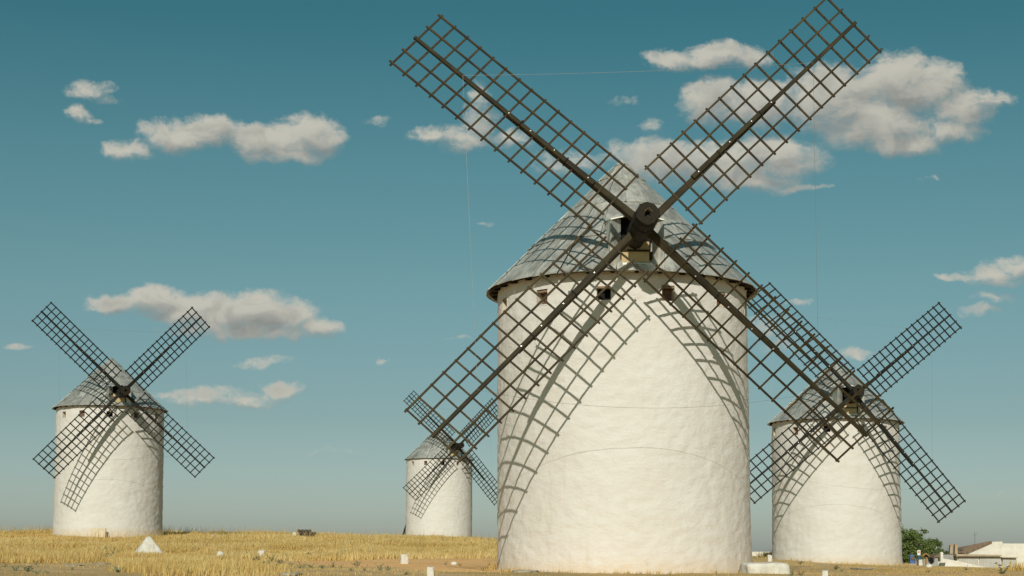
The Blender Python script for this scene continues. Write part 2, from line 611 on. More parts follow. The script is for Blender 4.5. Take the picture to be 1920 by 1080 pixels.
def make_ground_mat():
    mt, T = material("dry_ground")
    co = objco(T)
    at_ = T.n('ShaderNodeAttribute', attribute_name='tone')
    sp = T.n('ShaderNodeSeparateColor', ins={0: at_.outputs['Color']})
    f = T.noise(co, .9, 8, .65)
    g = T.noise(co, 7.0, 6, .65)
    p = T.noise(co, 30.0, 4, .6)
    straw = T.mix(T.smooth(g, .35, .68), (.42, .29, .13, 1), (.58, .425, .20, 1))
    bare = T.mix(T.smooth(f, .35, .65), (.53, .365, .175, 1), (.65, .47, .25, 1))
    col = T.mix(T.smooth(T.math('MULTIPLY_ADD', f, .6, sp.outputs[2]), .45, .95), straw, bare)
    soil = T.mix(T.smooth(g, .3, .7), (.78, .455, .195, 1), (.84, .53, .25, 1))
    col = T.mix(T.smooth(T.math('MULTIPLY_ADD', T.math('SUBTRACT', f, .5), 1.2, sp.outputs[0]), .25, .7), col, soil)
    peb = T.smooth(p, .66, .72)
    col = T.mix(T.math('MULTIPLY', peb, .6), col, (.52, .44, .33, 1))
    h = T.math('MULTIPLY_ADD', p, .3, T.math('ADD', g, T.math('MULTIPLY', f, 2.0)))
    finish(T, col, .95, 0, h, .22, .05, .1)
    return mt


dens_g, hgt_g, soil_g, stub_g = field_mask(gx, gy)
tone = np.stack([soil_g, dens_g, vnoise(gx, gy, 2.2, 21), np.ones_like(soil_g)], -1)
ground = place('ground', np_mesh('ground', np.c_[gx, gy, gzv], quads, make_ground_mat(), 4, tone, True))
tag(ground, 'dry tan hilltop ground with bare orange soil and straw litter', None, None, 'structure')

# low far range on the horizon
hm = simple("far_hills_scrub", (.16, .15, .15), (.22, .20, .19), .002, .95, bump=0)
hx = np.linspace(-9000, 9000, 121)
hv, hf = [], []
for i, x in enumerate(hx):
    h = 30 + 16 * float(vnoise([x], [0], 1700, 31)[0]) + 8 * float(vnoise([x], [0], 500, 32)[0])
    hv += [(x, 8000, -45), (x, 8700, -38 + h), (x, 9600, -45)]
for i in range(120):
    for k in range(2):
        a = i * 3 + k
        hf.append((a, a + 3, a + 4, a + 1))
hills = MB().add(hv, hf).build('hills', hm)
tag(hills, 'low dusky range of hills along the far horizon', None, None, 'structure')


# ------------------------------------------------------------------ windmills
def tower_wall(mb_seed, r_top, r_bot, z0, z1, wins, nth, nz, lean=0.0, amp=.018):
    """ring wall with square openings; wins: list of (theta, z_centre, w, h), theta measured from -Y towards +X"""
    edges = []
    for th, zc, w, h in wins:
        a = w / 2 / r_top
        edges += [th - a, th + a]
    ths = list(np.linspace(-PI, PI, nth, endpoint=False))
    for e in edges:
        e2 = (e + PI) % (2 * PI) - PI
        ths = [t for t in ths if abs(t - e2) > .012] + [e2]
    ths = sorted(ths)
    zs = list(np.linspace(z0, z1, nz))
    for e in sorted({round(v, 4) for th, zc, w, h in wins for v in (zc - h / 2, zc + h / 2)}):
        zs = [v for v in zs if abs(v - e) > .02] + [e]
    zs = sorted(zs)
    vs, fs = [], []
    for z in zs:
        k = (z - z0) / (z1 - z0)
        r0 = r_bot + (r_top - r_bot) * k + .03 * max(0, 1 - (z - 0) / .7) ** 2
        for t in ths:
            p = Vector((math.sin(t) * r0, -math.cos(t) * r0, z))
            q = p + Vector((mb_seed * 13.1, 0, 0))
            d = amp * (.9 * fbm(Vector((q.x, q.y, q.z * 1.4)) * .9, 2) + 1.1 * fbm(Vector((q.x, q.y, q.z * 1.5)) * 4.0, 3))
            for th, zc, w, h in wins:
                if abs((t - th + PI) % (2 * PI) - PI) < w / r_top * .8 and abs(z - zc) < h * .8:
                    d = min(d, 0) * .2
            rr = r0 + d
            vs.append((math.sin(t) * rr + lean * (z - 4), -math.cos(t) * rr, z))
    n = len(ths)
    for i in range(len(zs) - 1):
        zm = (zs[i] + zs[i + 1]) / 2
        for j in range(n):
            j2 = (j + 1) % n
            tm = ths[j] + ((ths[j2] - ths[j]) % (2 * PI)) / 2
            if any(abs((tm - th + PI) % (2 * PI) - PI) < w / 2 / r_top and abs(zm - zc) < h / 2 for th, zc, w, h in wins):
                continue
            fs.append((i * n + j, i * n + j2, (i + 1) * n + j2, (i + 1) * n + j))
    return MB().add(vs, fs)


def cone_patch(R, H, z0, a0, a1, f0, f1, n=3, off=0.0, thick=.012, lift=.012):
    """sheet lying on the cone between angles a0..a1 and slant fractions f0 (low) .. f1 (high); the a1 edge laps over its neighbour"""
    mb = MB()
    nrm_r, nrm_z = H / math.hypot(R, H), R / math.hypot(R, H)
    vs = []
    for layer in (0, 1):
        for f in (f0, f1):
            for k in range(n + 1):
                a = a0 + (a1 - a0) * k / n
                o = off + (thick if layer else 0) + lift * (k / n) + (lift if f == f0 else 0)
                r = R * (1 - f) + nrm_r * o
                vs.append((math.sin(a) * r, -math.cos(a) * r, z0 + H * f + nrm_z * o))
    m_ = n + 1
    fs = []
    for k in range(n):
        fs.append((2 * m_ + k, 2 * m_ + k + 1, 3 * m_ + k + 1, 3 * m_ + k))
        fs.append((k, k + 1, 2 * m_ + k + 1, 2 * m_ + k))
        fs.append((m_ + k + 1, m_ + k, 3 * m_ + k, 3 * m_ + k + 1))
    fs.append((0, 2 * m_, 3 * m_, m_))
    fs.append((n, m_ + n, 3 * m_ + n, 2 * m_ + n))
    return mb.add(vs, fs)


def axle_frame(a, t):
    n = Vector((math.sin(a) * math.cos(t), -math.cos(a) * math.cos(t), math.sin(t)))
    u = Vector((math.cos(a), math.sin(a), 0))
    return n, u, n.cross(u)


def build_windmill(S):
    """S: dict of measured figures; heights are relative to eye level"""
    X, Y = S['X'], S['Y']
    zb = S['base'] + EYE                       # ground level at the tower
    root = empty('windmill', (X, Y, zb))
    tag(root, S['label'], 'windmill', 'white windmills on the ridge')
    loc = lambda z: z - S['base']              # eye-relative height -> local height
    zr = loc(S['rim'])
    H = S['apex'] - S['rim']
    R = S['R']
    det = S['detail']
    rw_top, rw_bot = S.get('rtop', 3.40), S.get('rbot', 3.45)
    lean = S.get('lean', 0.0)
    # wall
    wins = [(a, zr - .52 + dz, w, h) for a, dz, w, h in S['wins']]
    wall = tower_wall(S['seed'], rw_top, rw_bot, -.9, zr + .07, wins, 340 if det else 200, 130 if det else 90, lean, .018 if det else .024)
    wall.build('tower_wall', M['plaster'], root, True)
    # windows: plastered niche, timber lintel, shutter set back
    for i, (a, zc, w, h) in enumerate(wins):
        fr = Matrix.Translation((math.sin(a) * rw_top + lean * (zc - 4), -math.cos(a) * rw_top, zc)) @ Matrix.Rotation(a, 4, 'Z')
        nb = MB()
        d = .42
        q = [(-w / 2, -h / 2), (w / 2, -h / 2), (w / 2, h / 2), (-w / 2, h / 2)]
        nb.add([(x, -.012, z) for x, z in q] + [(x, d, z) for x, z in q],
               [(0, 1, 5, 4), (1, 2, 6, 5), (2, 3, 7, 6), (3, 0, 4, 7), (4, 5, 6, 7)])
        win = place('window', nb.mesh('window', M['plaster']), root, matrix=fr)
        lb = MB().box((0, .085, h / 2 - .028), (w - .006, .19, .05))
        lb.build('lintel', M['lintel'], win)
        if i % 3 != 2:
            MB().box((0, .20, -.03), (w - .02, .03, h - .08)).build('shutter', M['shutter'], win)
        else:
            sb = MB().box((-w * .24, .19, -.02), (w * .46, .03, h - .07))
            sb.box((w * .05, .36, 0), (w - .02, .02, h - .02))  # near-black back sheet stands in for the window's unlit inside
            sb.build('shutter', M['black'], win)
    # roof: boarded cone underneath, zinc sheets laid on it
    rb = MB()
    nseg = 72
    ring = lambda r, z: [(math.sin(2 * PI * k / nseg) * r, -math.cos(2 * PI * k / nseg) * r, z) for k in range(nseg)]
    vs = ring(R - .03, zr) + ring(.02, zr + H - .03) + ring(R - .05, zr - .02) + ring(rw_top - .12, zr + .05)
    fs = []
    for k in range(nseg):
        k2 = (k + 1) % nseg
        fs += [(k, k2, nseg + k2, nseg + k), (2 * nseg + k, 2 * nseg + k2, k2, k), (3 * nseg + k, 3 * nseg + k2, 2 * nseg + k2, 2 * nseg + k)]
    rb.add(vs, fs)
    ro = rb.build('roof', M['soffit'], root)
    ro.location = (S.get('roof_dx', 0.0) , 0, 0)
    tiers = [(-.012, .30, 30), (.295, .60, 24), (.595, .83, 16), (.825, .955, 10)]
    off = .004
    for ti, (f0, f1, n) in enumerate(tiers):
        da = 2 * PI / n
        me = cone_patch(R, H, zr, -da * .4955, da * .4955, f0, f1, 3 if n > 20 else 4, off, .012, .016 if det else .020).mesh('roof_panel', M['zinc'])
        for k in range(n):
            o = place('roof_panel', me, ro)
            o.rotation_euler = (random.uniform(-.0012, .0012), random.uniform(-.0012, .0012), k * da + ti * .11 + random.uniform(-.004, .004))
        off += .007
    capn = 16
    cv_ = [(math.sin(2 * PI * k / capn) * R * .062, -math.cos(2 * PI * k / capn) * R * .062, zr + H * .94 + .075) for k in range(capn)] + [(0, 0, zr + H + .07)]
    MB().add(cv_, [(k, (k + 1) % capn, capn) for k in range(capn)]).build('roof_cap', M['zinc'], ro)
    # rafter feet under the eave
    rf = MB().beam((0, -(rw_top - .1), zr + .02), (0, -(R - .09), zr - .03), .09, .06, side=(1, 0, 0)).mesh('rafter', M['soffit'])
    for k in range(36):
        place('rafter', rf, ro, rz=2 * PI * k / 36 + .04)
    # axle and dormer
    a, t = S['a'], S['t']
    n, u, v = axle_frame(a, t)
    hub = Vector((S['hub'][0] - X, S['hub'][1] - Y, loc(S['hub'][2])))
    ah = math.atan2(hub.x, -hub.y)
    dm = empty('dormer', (0, 0, zr), ah, root)
    # local frame of the dormer: -Y outwards
    w2, wo, top = .40, .66, hub.z - zr + .52
    yf, yi = -(R - .03), -(R - .24)
    slope = R / H

    def cone_y(z):
        return -(R - z * slope)
    yb = cone_y(top) + .3
    for s in (-1, 1):
        g = MB()
        j = [(s * wo, yf, -.02), (s * wo, yf, top - .12), (s * w2, yi, top - .10), (s * w2, yi, -.02),
             (s * wo, yb, top + .10)]
        g.add(j, [(0, 1, 2, 3), (0, 4, 1)])
        j2 = [(p[0] + s * .02, p[1] + .012, p[2]) for p in j]
        g.add(j2, [(3, 2, 1, 0), (1, 4, 0)])
        g.build('dormer_cheek', M['zinc'], dm)
        r_ = MB()
    r_.add([(-wo - .015, yf - .015, top - .13), (0, yf - .03, top + .02), (wo + .015, yf - .015, top - .13), (wo + .05, yb, top + .12), (0, yb + .1, top + .30), (-wo - .05, yb, top + .12)],
           [(0, 1, 4, 5), (1, 2, 3, 4)])
    r_.add([(-wo - .015, yf - .015, top - .16), (0, yf - .03, top - .01), (wo + .015, yf - .015, top - .16), (wo + .05, yb, top + .09), (0, yb + .1, top + .27), (-wo - .05, yb, top + .09)],
           [(5, 4, 1, 0), (4, 3, 2, 1)])
    r_.add([(-wo - .015, yf - .015, top - .13), (0, yf - .03, top + .02), (wo + .015, yf - .015, top - .13), (-wo - .015, yf - .015, top - .16), (0, yf - .03, top - .01), (wo + .015, yf - .015, top - .16)],
           [(3, 4, 1, 0), (4, 5, 2, 1)])
    r_.build('dormer_roof', M['zinc'], dm)
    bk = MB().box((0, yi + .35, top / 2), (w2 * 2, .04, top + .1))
    bk.build('opening_shade', M['black'], dm)  # solid sheet: the shade inside the dormer put into its colour
    MB().box((-.03, yi - .02, .36), (.70, .06, .30)).build('board', M['cream'], dm)
    MB().box((-.03, yi - .005, .655), (.70, .05, .21)).build('board', M['cream'], dm)
    MB().box((-.03, yi - .045, .525), (.74, .08, .045)).build('batten', M['beam'], dm)
    MB().box((.02, yi - .06, .10), (.76, .12, .21)).build('sill', M['zinc'], dm)
    MB().box((0, yi + .10, hub.z - zr - .50 if hub.z - zr > .8 else .25), (.9, .22, .20)).build('bearing_beam', M['beam'], dm)
    # windshaft: eight-sided head, tapering tail running up into the dormer
    L1 = S.get('head', 1.0)
    sh = MB()
    frm = Matrix((( *n, 0), (*u, 0), (*v, 0), (0, 0, 0, 1))).transposed()
    frm.translation = hub
    prof = [(-3.4, .20), (-1.2, .235), (-.55, .27), (-.42, .30), (.30, .305), (L1 - .02, .292), (L1, .275)]
    ns = 10
    jit = [1 + .035 * math.sin(k * 2.7 + S['seed']) for k in range(ns)]
    vs, fs = [], []
    for x, r in prof:
        for k in range(ns):
            b = 2 * PI * (k + .5) / ns
            vs.append((x, r * jit[k] * math.cos(b), r * jit[k] * math.sin(b)))
    for i in range(len(prof) - 1):
        for k in range(ns):
            k2 = (k + 1) % ns
            fs.append((i * ns + k, i * ns + k2, (i + 1) * ns + k2, (i + 1) * ns + k))
    b0 = (len(prof) - 1) * ns
    rim_i = len(vs)
    for k in range(ns):                                  # rotted hollow in the end grain
        b = 2 * PI * (k + .5) / ns
        rr = (.05 if k % 2 else .11) * (1.3 if k in (5, 6) else 1)
        vs.append((L1 - .004, rr * math.cos(b), rr * math.sin(b) + .02))
    for k in range(ns):
        b = 2 * PI * (k + .5) / ns
        vs.append((L1 - .22, .03 * math.cos(b), .03 * math.sin(b) - .01))
    for k in range(ns):
        k2 = (k + 1) % ns
        fs += [(b0 + k, b0 + k2, rim_i + k2, rim_i + k), (rim_i + k, rim_i + k2, rim_i + ns + k2, rim_i + ns + k)]
    fs.append(tuple(rim_i + ns + k for k in range(ns)))
    sh.add(vs, fs)
    shaft = place('windshaft', sh.mesh('windshaft', M['hub']), root, matrix=frm)
    hb = MB()
    for x, r in ((-.36, .325), (.42, .325), (L1 - .13, .316)):
        for k in range(ns):
            b, b1 = 2 * PI * (k + .5) / ns, 2 * PI * (k + 1.5) / ns
            hb.add([(x - .03, r * math.cos(b), r * math.sin(b)), (x + .03, r * math.cos(b), r * math.sin(b)),
                    (x + .03, r * math.cos(b1), r * math.sin(b1)), (x - .03, r * math.cos(b1), r * math.sin(b1))], [(0, 3, 2, 1)])
    hb.build('iron_hoop', M['black'], shaft)
    if det:
        sp = MB()
        for k, (yy, zz, l) in enumerate(((.05, .06, .10), (-.07, .05, .06), (.02, .10, .08), (.09, .03, .05), (-.03, .08, .12))):
            sp.beam((L1 - .05, yy, zz), (L1 + l * .35, yy + .02, zz + .03), .035, .02, .012, .008)
        sp.build('splinter', M['splinter'], shaft)
    # sails
    wood, beamm = (M['wood'], M['beam']) if det else (M['dark_wood'], M['dark_wood'])
    bar = S.get('bar', 1.12 if det else 1.40)
    tips = []
    hemlath_cache, cross_cache = {}, {}
    for k in range(4):
        dth, r0, r1, tw, cone, of = S['sails'][k]
        w = S['w']
        th = S['rot'] + k * PI / 2 + dth
        d = math.cos(th) * u + math.sin(th) * v
        s = -math.sin(th) * u + math.cos(th) * v
        s = math.cos(tw) * s + math.sin(tw) * n
        d = d * math.cos(cone) + n * math.sin(cone)
        d.normalize()
        s = (s - d * s.dot(d)).normalized()
        q = d.cross(s)
        o = hub + n * (.12 if k % 2 else -.12)
        mt = Matrix(((*d, 0), (*s, 0), (*q, 0), (0, 0, 0, 1))).transposed()
        mt.translation = o
        # local: x along the arm, y across, z forward (roughly to the viewer)
        b = MB()
        lap = r0 + (r1 - r0) * .55
        b.beam((-.25, -.045, -.06), (lap, -.02, -.045), .19, .20, .115, .13, side=(0, 1, 0), ch=.14)
        b.beam((r0 + (r1 - r0) * .10, .012, .045), (r1 + .075, 0, .045), .128, .105, .088, .082, side=(0, 1, 0), ch=.2)
        sail = place('sail', b.mesh('sail', beamm), root, matrix=mt)
        step = (r1 - r0) / 15
        cb = MB().beam((0, of - w - .07, 0), (0, of + w + .07, 0), .042 * bar, .034 * bar, side=(1, 0, 0)).mesh('crossbar', wood)
        for j in range(16):
            c = place('crossbar', cb, sail)
            c.location = (r0 + step * j + random.uniform(-.012, .012), random.uniform(-.012, .012), .028 + random.uniform(-.004, .004))
            c.rotation_euler = (0, 0, random.uniform(-.007, .007))
        hl = MB().beam((r0 - .075, 0, 0), (r1 + .075, 0, 0), .044 * bar, .03 * bar, side=(0, 1, 0)).mesh('long_spar', wood)
        for yy in (-1, -.5, .5, 1):
            c = place('long_spar', hl, sail)
            c.location = (0, of + yy * w + random.uniform(-.008, .008), .063)
            c.rotation_euler = (0, random.uniform(-.0015, .0015), random.uniform(-.003, .003))
        bl = MB().tube([(0, 0, 0), (0, 0, .03)], [.021, .016], 8).mesh('bolt', M['bolt'])
        for fx in (.13, .30, .42, .53):
            place('bolt', bl, sail, loc=(r0 + (r1 - r0) * fx, .008, .045 + .052 - .006))
        if det:                                        # iron straps round the lapped beams
            for fx in (.24, .47):
                x = r0 + (r1 - r0) * fx
                MB().box((x, -.004, 0), (.03, .16, .235)).build('strap', M['black'], sail)
        tips.append(mt @ Vector((r0 + (r1 - r0) * .765, 0, .10)))
    # bracing cables from arm to arm
    for k in range(4):
        p, q = tips[k], tips[(k + 1) % 4]
        sag = (.06, .10, .42, .12)[k]
        pts = []
        for i in range(25):
            f = i / 24
            c = p.lerp(q, f)
            c.z -= sag * 4 * f * (1 - f)
            pts.append(c)
        MB().tube(pts, .0036, 5).build('bracing_cable', M['rope'], root)
    # tail pole reaching from the cap to the ground behind the tower
    ta = S.get('tail', ah)
    dv = Vector((-math.sin(ta), math.cos(ta), 0))
    p0, p1 = dv * 2.4 + Vector((0, 0, zr + .75)), dv * 11.3 + Vector((0, 0, .35))
    tp = MB().beam(p0, p1, .26, .24, .20, .18, side=(0, 0, 1), ch=.2)
    tp.beam(dv * 9.7 + Vector((0, 0, -.4)), dv * 9.9 + Vector((0, 0, 1.7)), .14, .14)
    tp.beam(dv * 11.1 + Vector((0, 0, .45)), dv * 11.6 + Vector((-.35, 0, .18)), .12, .12)
    tp.build('tail_pole', M['dark_wood'], root)
    return root


def gen_sails(sk, r0, r1, tw, cu_, cl_):
    return [((sk if k % 2 else -sk), r0, r1, tw, (cu_ if k < 2 else cl_), 0.0) for k in range(4)]


def windows(front, extra=()):
    fr = [math.radians(x) for x in front]
    out = [(x, random.uniform(-.03, .03), .36 + random.uniform(-.02, .02), .40 + random.uniform(-.03, .03)) for x in fr]
    last = fr[-1]
    nxt = last + math.radians(29)
    while nxt < fr[0] + 2 * PI - math.radians(22):
        out.append((nxt, 0, .36, .40))
        nxt += math.radians(29.5)
    return out


MAIN = dict(label='largest and nearest white windmill with brown lattice sails, filling the middle', X=3.0207, Y=41.9537, base=-.43, rim=7.17, apex=10.88, R=3.66,
            hub=(3.1494, 37.3768, 8.0836), a=.0651, t=.0985, rot=.81918, w=.9474, detail=True, seed=1, lean=-.012, roof_dx=-.04,
            sails=[(-.0365, 1.1898, 7.8445, .0384, -.0207, .0152), (.0498, .9293, 7.2877, .1868, -.0269, .0221),
                   (-.0155, .8273, 7.2684, .2723, -.0234, .0063), (.0023, .9749, 7.4657, .7015, -.0373, -.0321)],
            wins=windows((-70, -41, -11.6, 16.3, 45)))
LEFT = dict(label='white windmill standing alone on the left above tall golden grass', X=-25.3482, Y=96.5692, base=1.12, rim=8.95, apex=12.24, R=3.49, rtop=3.29, rbot=3.32,
            hub=(-25.3482 + 4.6706 * math.sin(.4115), 96.5692 - 4.6706 * math.cos(.4115), 9.6892), a=.4115, t=-.0383, rot=.8221, w=.8022, detail=False, seed=2,
            sails=gen_sails(.0095, .9803, 6.6054, .2114, .0128, .0843), wins=windows((-42, -16, 13.7, 42.7, 72)), head=.9)
RIGHT = dict(label='white windmill behind the right sails of the biggest mill, beside the green tree', X=17.1356, Y=81.2012, base=-.32, rim=7.04, apex=10.30, R=3.50, rtop=3.30, rbot=3.36,
             hub=(17.1356 + 4.2354 * math.sin(.0219), 81.2012 - 4.2354 * math.cos(.0219), 8.1615), a=.0219, t=.1509, rot=.6822, w=.8577, detail=False, seed=3,
             sails=gen_sails(-.0219, 1.1138, 7.5114, .0399, -.2223, -.0399), wins=windows((-82, -49, -19, 11, 37)), head=.8, lean=-.008)
SMALL = dict(label='smallest and farthest white windmill, just left of the biggest tower', X=-7.6532, Y=161.5812, base=1.15, rim=9.92, apex=13.5, R=3.62, rtop=3.46, rbot=3.49,
             hub=(-7.6532 + 4.3064 * math.sin(.5059), 161.5812 - 4.3064 * math.cos(.5059), 11.0697), a=.5059, t=.1567, rot=.7509, w=.8903, detail=False, seed=4,
             sails=gen_sails(.0071, 1.2938, 7.2754, .1886, -.1074, -.1352), wins=windows((-50, -21.5, 8.7, 36.3)), head=.9, bar=1.45, tail=math.radians(24.5))
for S in (MAIN, LEFT, RIGHT, SMALL):
    build_windmill(S)

# ------------------------------------------------------------------ ground cover
def hit(px, py, d0=20.0, d1=175.0):
    """first ground point met by the line of sight through (px, py)"""
    ds = np.arange(d0, d1, .25)
    r = ray(px, py)
    zz = EYE + r.z / r.y * ds
    g = ground_z(r.x / r.y * ds, ds)
    k = np.nonzero(g >= zz)[0]
    d = float(ds[k[0]]) if len(k) else 100.0
    x = r.x / r.y * d
    return Vector((x, d, gz(x, d)))


TOWERS = [(S['X'], S['Y']) for S in (MAIN, LEFT, RIGHT, SMALL)]


def make_grass_mat():
    mt, T = material("dry_grass_blades")
    a = T.n('ShaderNodeAttribute', attribute_name='tone')
    sp = T.n('ShaderNodeSeparateColor', ins={0: a.outputs['Color']})
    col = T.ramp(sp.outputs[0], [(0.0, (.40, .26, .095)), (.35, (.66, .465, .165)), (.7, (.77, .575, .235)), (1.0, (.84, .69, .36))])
    col = T.mix(sp.outputs[1], col, (.12, .125, .05, 1))
    finish(T, col, .85, 0, spec=.15, trans=.35)
    return mt


def scatter_grass():
    bx, by, bh, bw, tn, gr = [], [], [], [], [], []

    def emit(n, d0, d1, p0, p1, mode):
        d = np.sqrt(rng.uniform(d0 * d0, d1 * d1, n))
        px = rng.uniform(p0, p1, n)
        x = (px - 960) / F * d
        dens, hgt, soil, stub = field_mask(x, d)
        u = rng.uniform(0, 1, n)
        clump = vnoise(x, d, .8, 14)
        if mode == 'field':
            keep = u < dens * np.clip(.25 + 1.1 * clump, 0, 1)
            h = hgt * rng.uniform(.55, 1.25, n) * (.7 + .6 * clump)
            t = np.clip(.55 + .5 * (vnoise(x, d, 6.5, 15) - .5) + .45 * (clump - .5) + rng.normal(0, .16, n), 0, 1)
        elif mode == 'stubble':
            keep = (u < stub * (1 - .6 * dens) * np.clip(clump * 1.6 - .2, 0, 1))
            h = rng.uniform(.02, .075, n) * (.6 + .8 * clump)
            t = np.clip(.36 + .5 * (vnoise(x, d, 3.0, 16) - .5) + rng.normal(0, .2, n), 0, 1)
        elif mode == 'stalk':
            keep = u < dens * sstep(vnoise(x, d, 7, 17), .35, .8)
            h = rng.uniform(.35, .85, n)
            t = np.clip(rng.normal(.35, .2, n), 0, 1)
        ok = keep.copy()
        for tx, ty in TOWERS:
            ok &= np.hypot(x - tx, d - ty) > 3.62
        x, d, h, t = x[ok], d[ok], h[ok], t[ok]
        bx.append(x); by.append(d); bh.append(h); tn.append(t)
        k = np.clip(d / 70, .45, 1.5)
        bw.append(k * rng.uniform(.016, .034, len(x)) * (.45 if mode == 'stalk' else 1.0) * (.8 if mode == 'stubble' else 1))
        gr.append((rng.uniform(0, 1, len(x)) < .03) * rng.uniform(.3, .9, len(x)))

    emit(420000, 50, 90, -110, 1010, 'field')
    emit(420000, 78, 135, -130, 1010, 'field')
    emit(60000, 130, 178, -80, 1010, 'field')
    emit(110000, 21, 52, -60, 620, 'field')
    emit(330000, 20, 70, -60, 2000, 'stubble')
    emit(200000, 60, 112, 1330, 2040, 'stubble')
    emit(9000, 55, 125, -110, 1000, 'stalk')
    # tall tufts against the walls
    for px, py, r, n, hh in ((1490, 1049, 1.3, 900, .62), (1462, 1047, .7, 300, .5), (1520, 1051, .8, 350, .45), (1440, 1046, .8, 260, .4), (1553, 1053, .35, 120, .5), (1650, 1058, .8, 120, .3),
                             (950, 1063, .5, 120, .16), (1912, 1070, .7, 200, .4)):
        p = hit(px, py)
        x = p.x + rng.normal(0, r * .5, n)
        d = p.y + rng.normal(0, .22, n)
        ok = np.ones(n, bool)
        for tx, ty in TOWERS:
            ok &= np.hypot(x - tx, d - ty) > 3.5
        x, d = x[ok], d[ok]
        bx.append(x); by.append(d); bh.append(hh * rng.uniform(.4, 1.2, len(x))); bw.append(rng.uniform(.014, .03, len(x)))
        tn.append(np.clip(rng.normal(.6, .2, len(x)), 0, 1)); gr.append(np.zeros(len(x)))
    for tx, ty in TOWERS:
        n = 900
        th = rng.uniform(-2.0, 2.0, n)
        th = th[vnoise(th * 6, th * 0 + tx, 1.0, 23) > .45]
        r = 3.48 + np.abs(rng.normal(0, .16, len(th)))
        bx.append(tx + np.sin(th) * r); by.append(ty - np.cos(th) * r); bh.append(rng.uniform(.04, .22, len(th))); bw.append(rng.uniform(.008, .018, len(th)))
        tn.append(np.clip(rng.normal(.5, .2, len(th)), 0, 1)); gr.append((rng.uniform(0, 1, len(th)) < .12) * .8)
    bx, by, bh, bw, tn, gr = [np.concatenate(v) for v in (bx, by, bh, bw, tn, gr)]
    n = len(bx)
    bz = ground_z(bx, by) - .02
    ang = rng.uniform(0, 2 * PI, n)
    la = rng.normal(.5, 1.3, n)
    lean = bh * np.abs(rng.normal(.25, .22, n))
    V = np.empty((n, 3, 3), np.float32)
    V[:, 0] = np.stack([bx - np.cos(ang) * bw, by - np.sin(ang) * bw, bz], -1)
    V[:, 1] = np.stack([bx + np.cos(ang) * bw, by + np.sin(ang) * bw, bz], -1)
    V[:, 2] = np.stack([bx + np.cos(la) * lean, by + np.sin(la) * lean, bz + bh], -1)
    tone = np.empty((n, 3, 4), np.float32)
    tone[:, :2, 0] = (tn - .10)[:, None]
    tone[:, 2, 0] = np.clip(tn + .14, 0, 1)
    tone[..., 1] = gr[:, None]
    tone[..., 2] = 0
    tone[..., 3] = 1
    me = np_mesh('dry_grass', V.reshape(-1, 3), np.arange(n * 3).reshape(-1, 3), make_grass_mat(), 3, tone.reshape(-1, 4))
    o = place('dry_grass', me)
    tag(o, 'golden dry grass and stubble covering the hilltop', 'grass', None, 'stuff')
    return n


N_BLADES = scatter_grass()


# ------------------------------------------------------------------ loose stones and markers
def lumpy(size, seed, n=14, flat=0.0, squareness=.0, amp=.08):
    """closed stone: a sphere pulled towards a box and roughened"""
    bm_v, bm_f = [], []
    rows, cols = n, n * 2
    for i in range(rows + 1):
        ph = PI * i / rows
        for j in range(cols):
            th = 2 * PI * j / cols
            p = Vector((math.sin(ph) * math.cos(th), math.sin(ph) * math.sin(th), math.cos(ph)))
            mx = max(abs(p.x), abs(p.y), abs(p.z))
            p = p.lerp(p / mx, squareness)
            p *= 1 + amp * fbm(p * 1.7 + Vector((seed * 7.7, 0, 0)), 3) * 2
            bm_v.append((p.x * size[0] / 2, p.y * size[1] / 2, p.z * size[2] / 2))
    for i in range(rows):
        for j in range(cols):
            j2 = (j + 1) % cols
            bm_f.append((i * cols + j, (i + 1) * cols + j, (i + 1) * cols + j2, i * cols + j2))
    return MB().add(bm_v, bm_f)


M['lime'] = simple("limewash_on_stone", (.60, .565, .49), (.76, .735, .67), 5.0, .92, bump=.6, dist=.04, spec=.2)
M['rock'] = simple("pale_limestone", (.36, .31, .235), (.50, .45, .36), 3.5, .95, bump=.7, dist=.04, spec=.2)
M['dark_rock_and_shade'] = simple("dark_lichened_stone_and_shade", (.045, .04, .03), (.12, .105, .08), 4.0, .95, bump=.7, dist=.04, spec=.2)  # dark stone; also colours in the shade of the shed's opening

# whitewashed pyramid
p = hit(278, 1044)
wp = 58 / F * p.y
hp = 45 / F * p.y
vs, fs = [], []
nl, ns_ = 14, 40
for i in range(nl + 1):
    f = i / nl
    rr = (1 - f) * .74 * wp + .04 * math.sqrt(max(0, 1 - f))
    for j in range(ns_):
        th = 2 * PI * j / ns_
        sq = 1 / max(abs(math.cos(th)), abs(math.sin(th)))
        r = rr * (.30 + .70 * sq) * .74
        v = Vector((math.cos(th) * r, math.sin(th) * r, f * hp - .12 * (f > .93) * wp * (f - .93) / .07))
        v *= 1 + .035 * fbm(v * 3.0, 3)
        vs.append(v)
for i in range(nl):
    for j in range(ns_):
        j2 = (j + 1) % ns_
        fs.append((i * ns_ + j, i * ns_ + j2, (i + 1) * ns_ + j2, (i + 1) * ns_ + j))
fs.append(tuple(nl * ns_ + j for j in range(ns_)))
pyr = MB().add(vs, fs).build('stone_pyramid', M['lime'], None, True, (p.x, p.y, p.z - .08))
pyr.rotation_euler = (0, 0, .42)
tag(pyr, 'white limewashed stone pyramid half sunk in the golden grass on the left', 'stone marker')

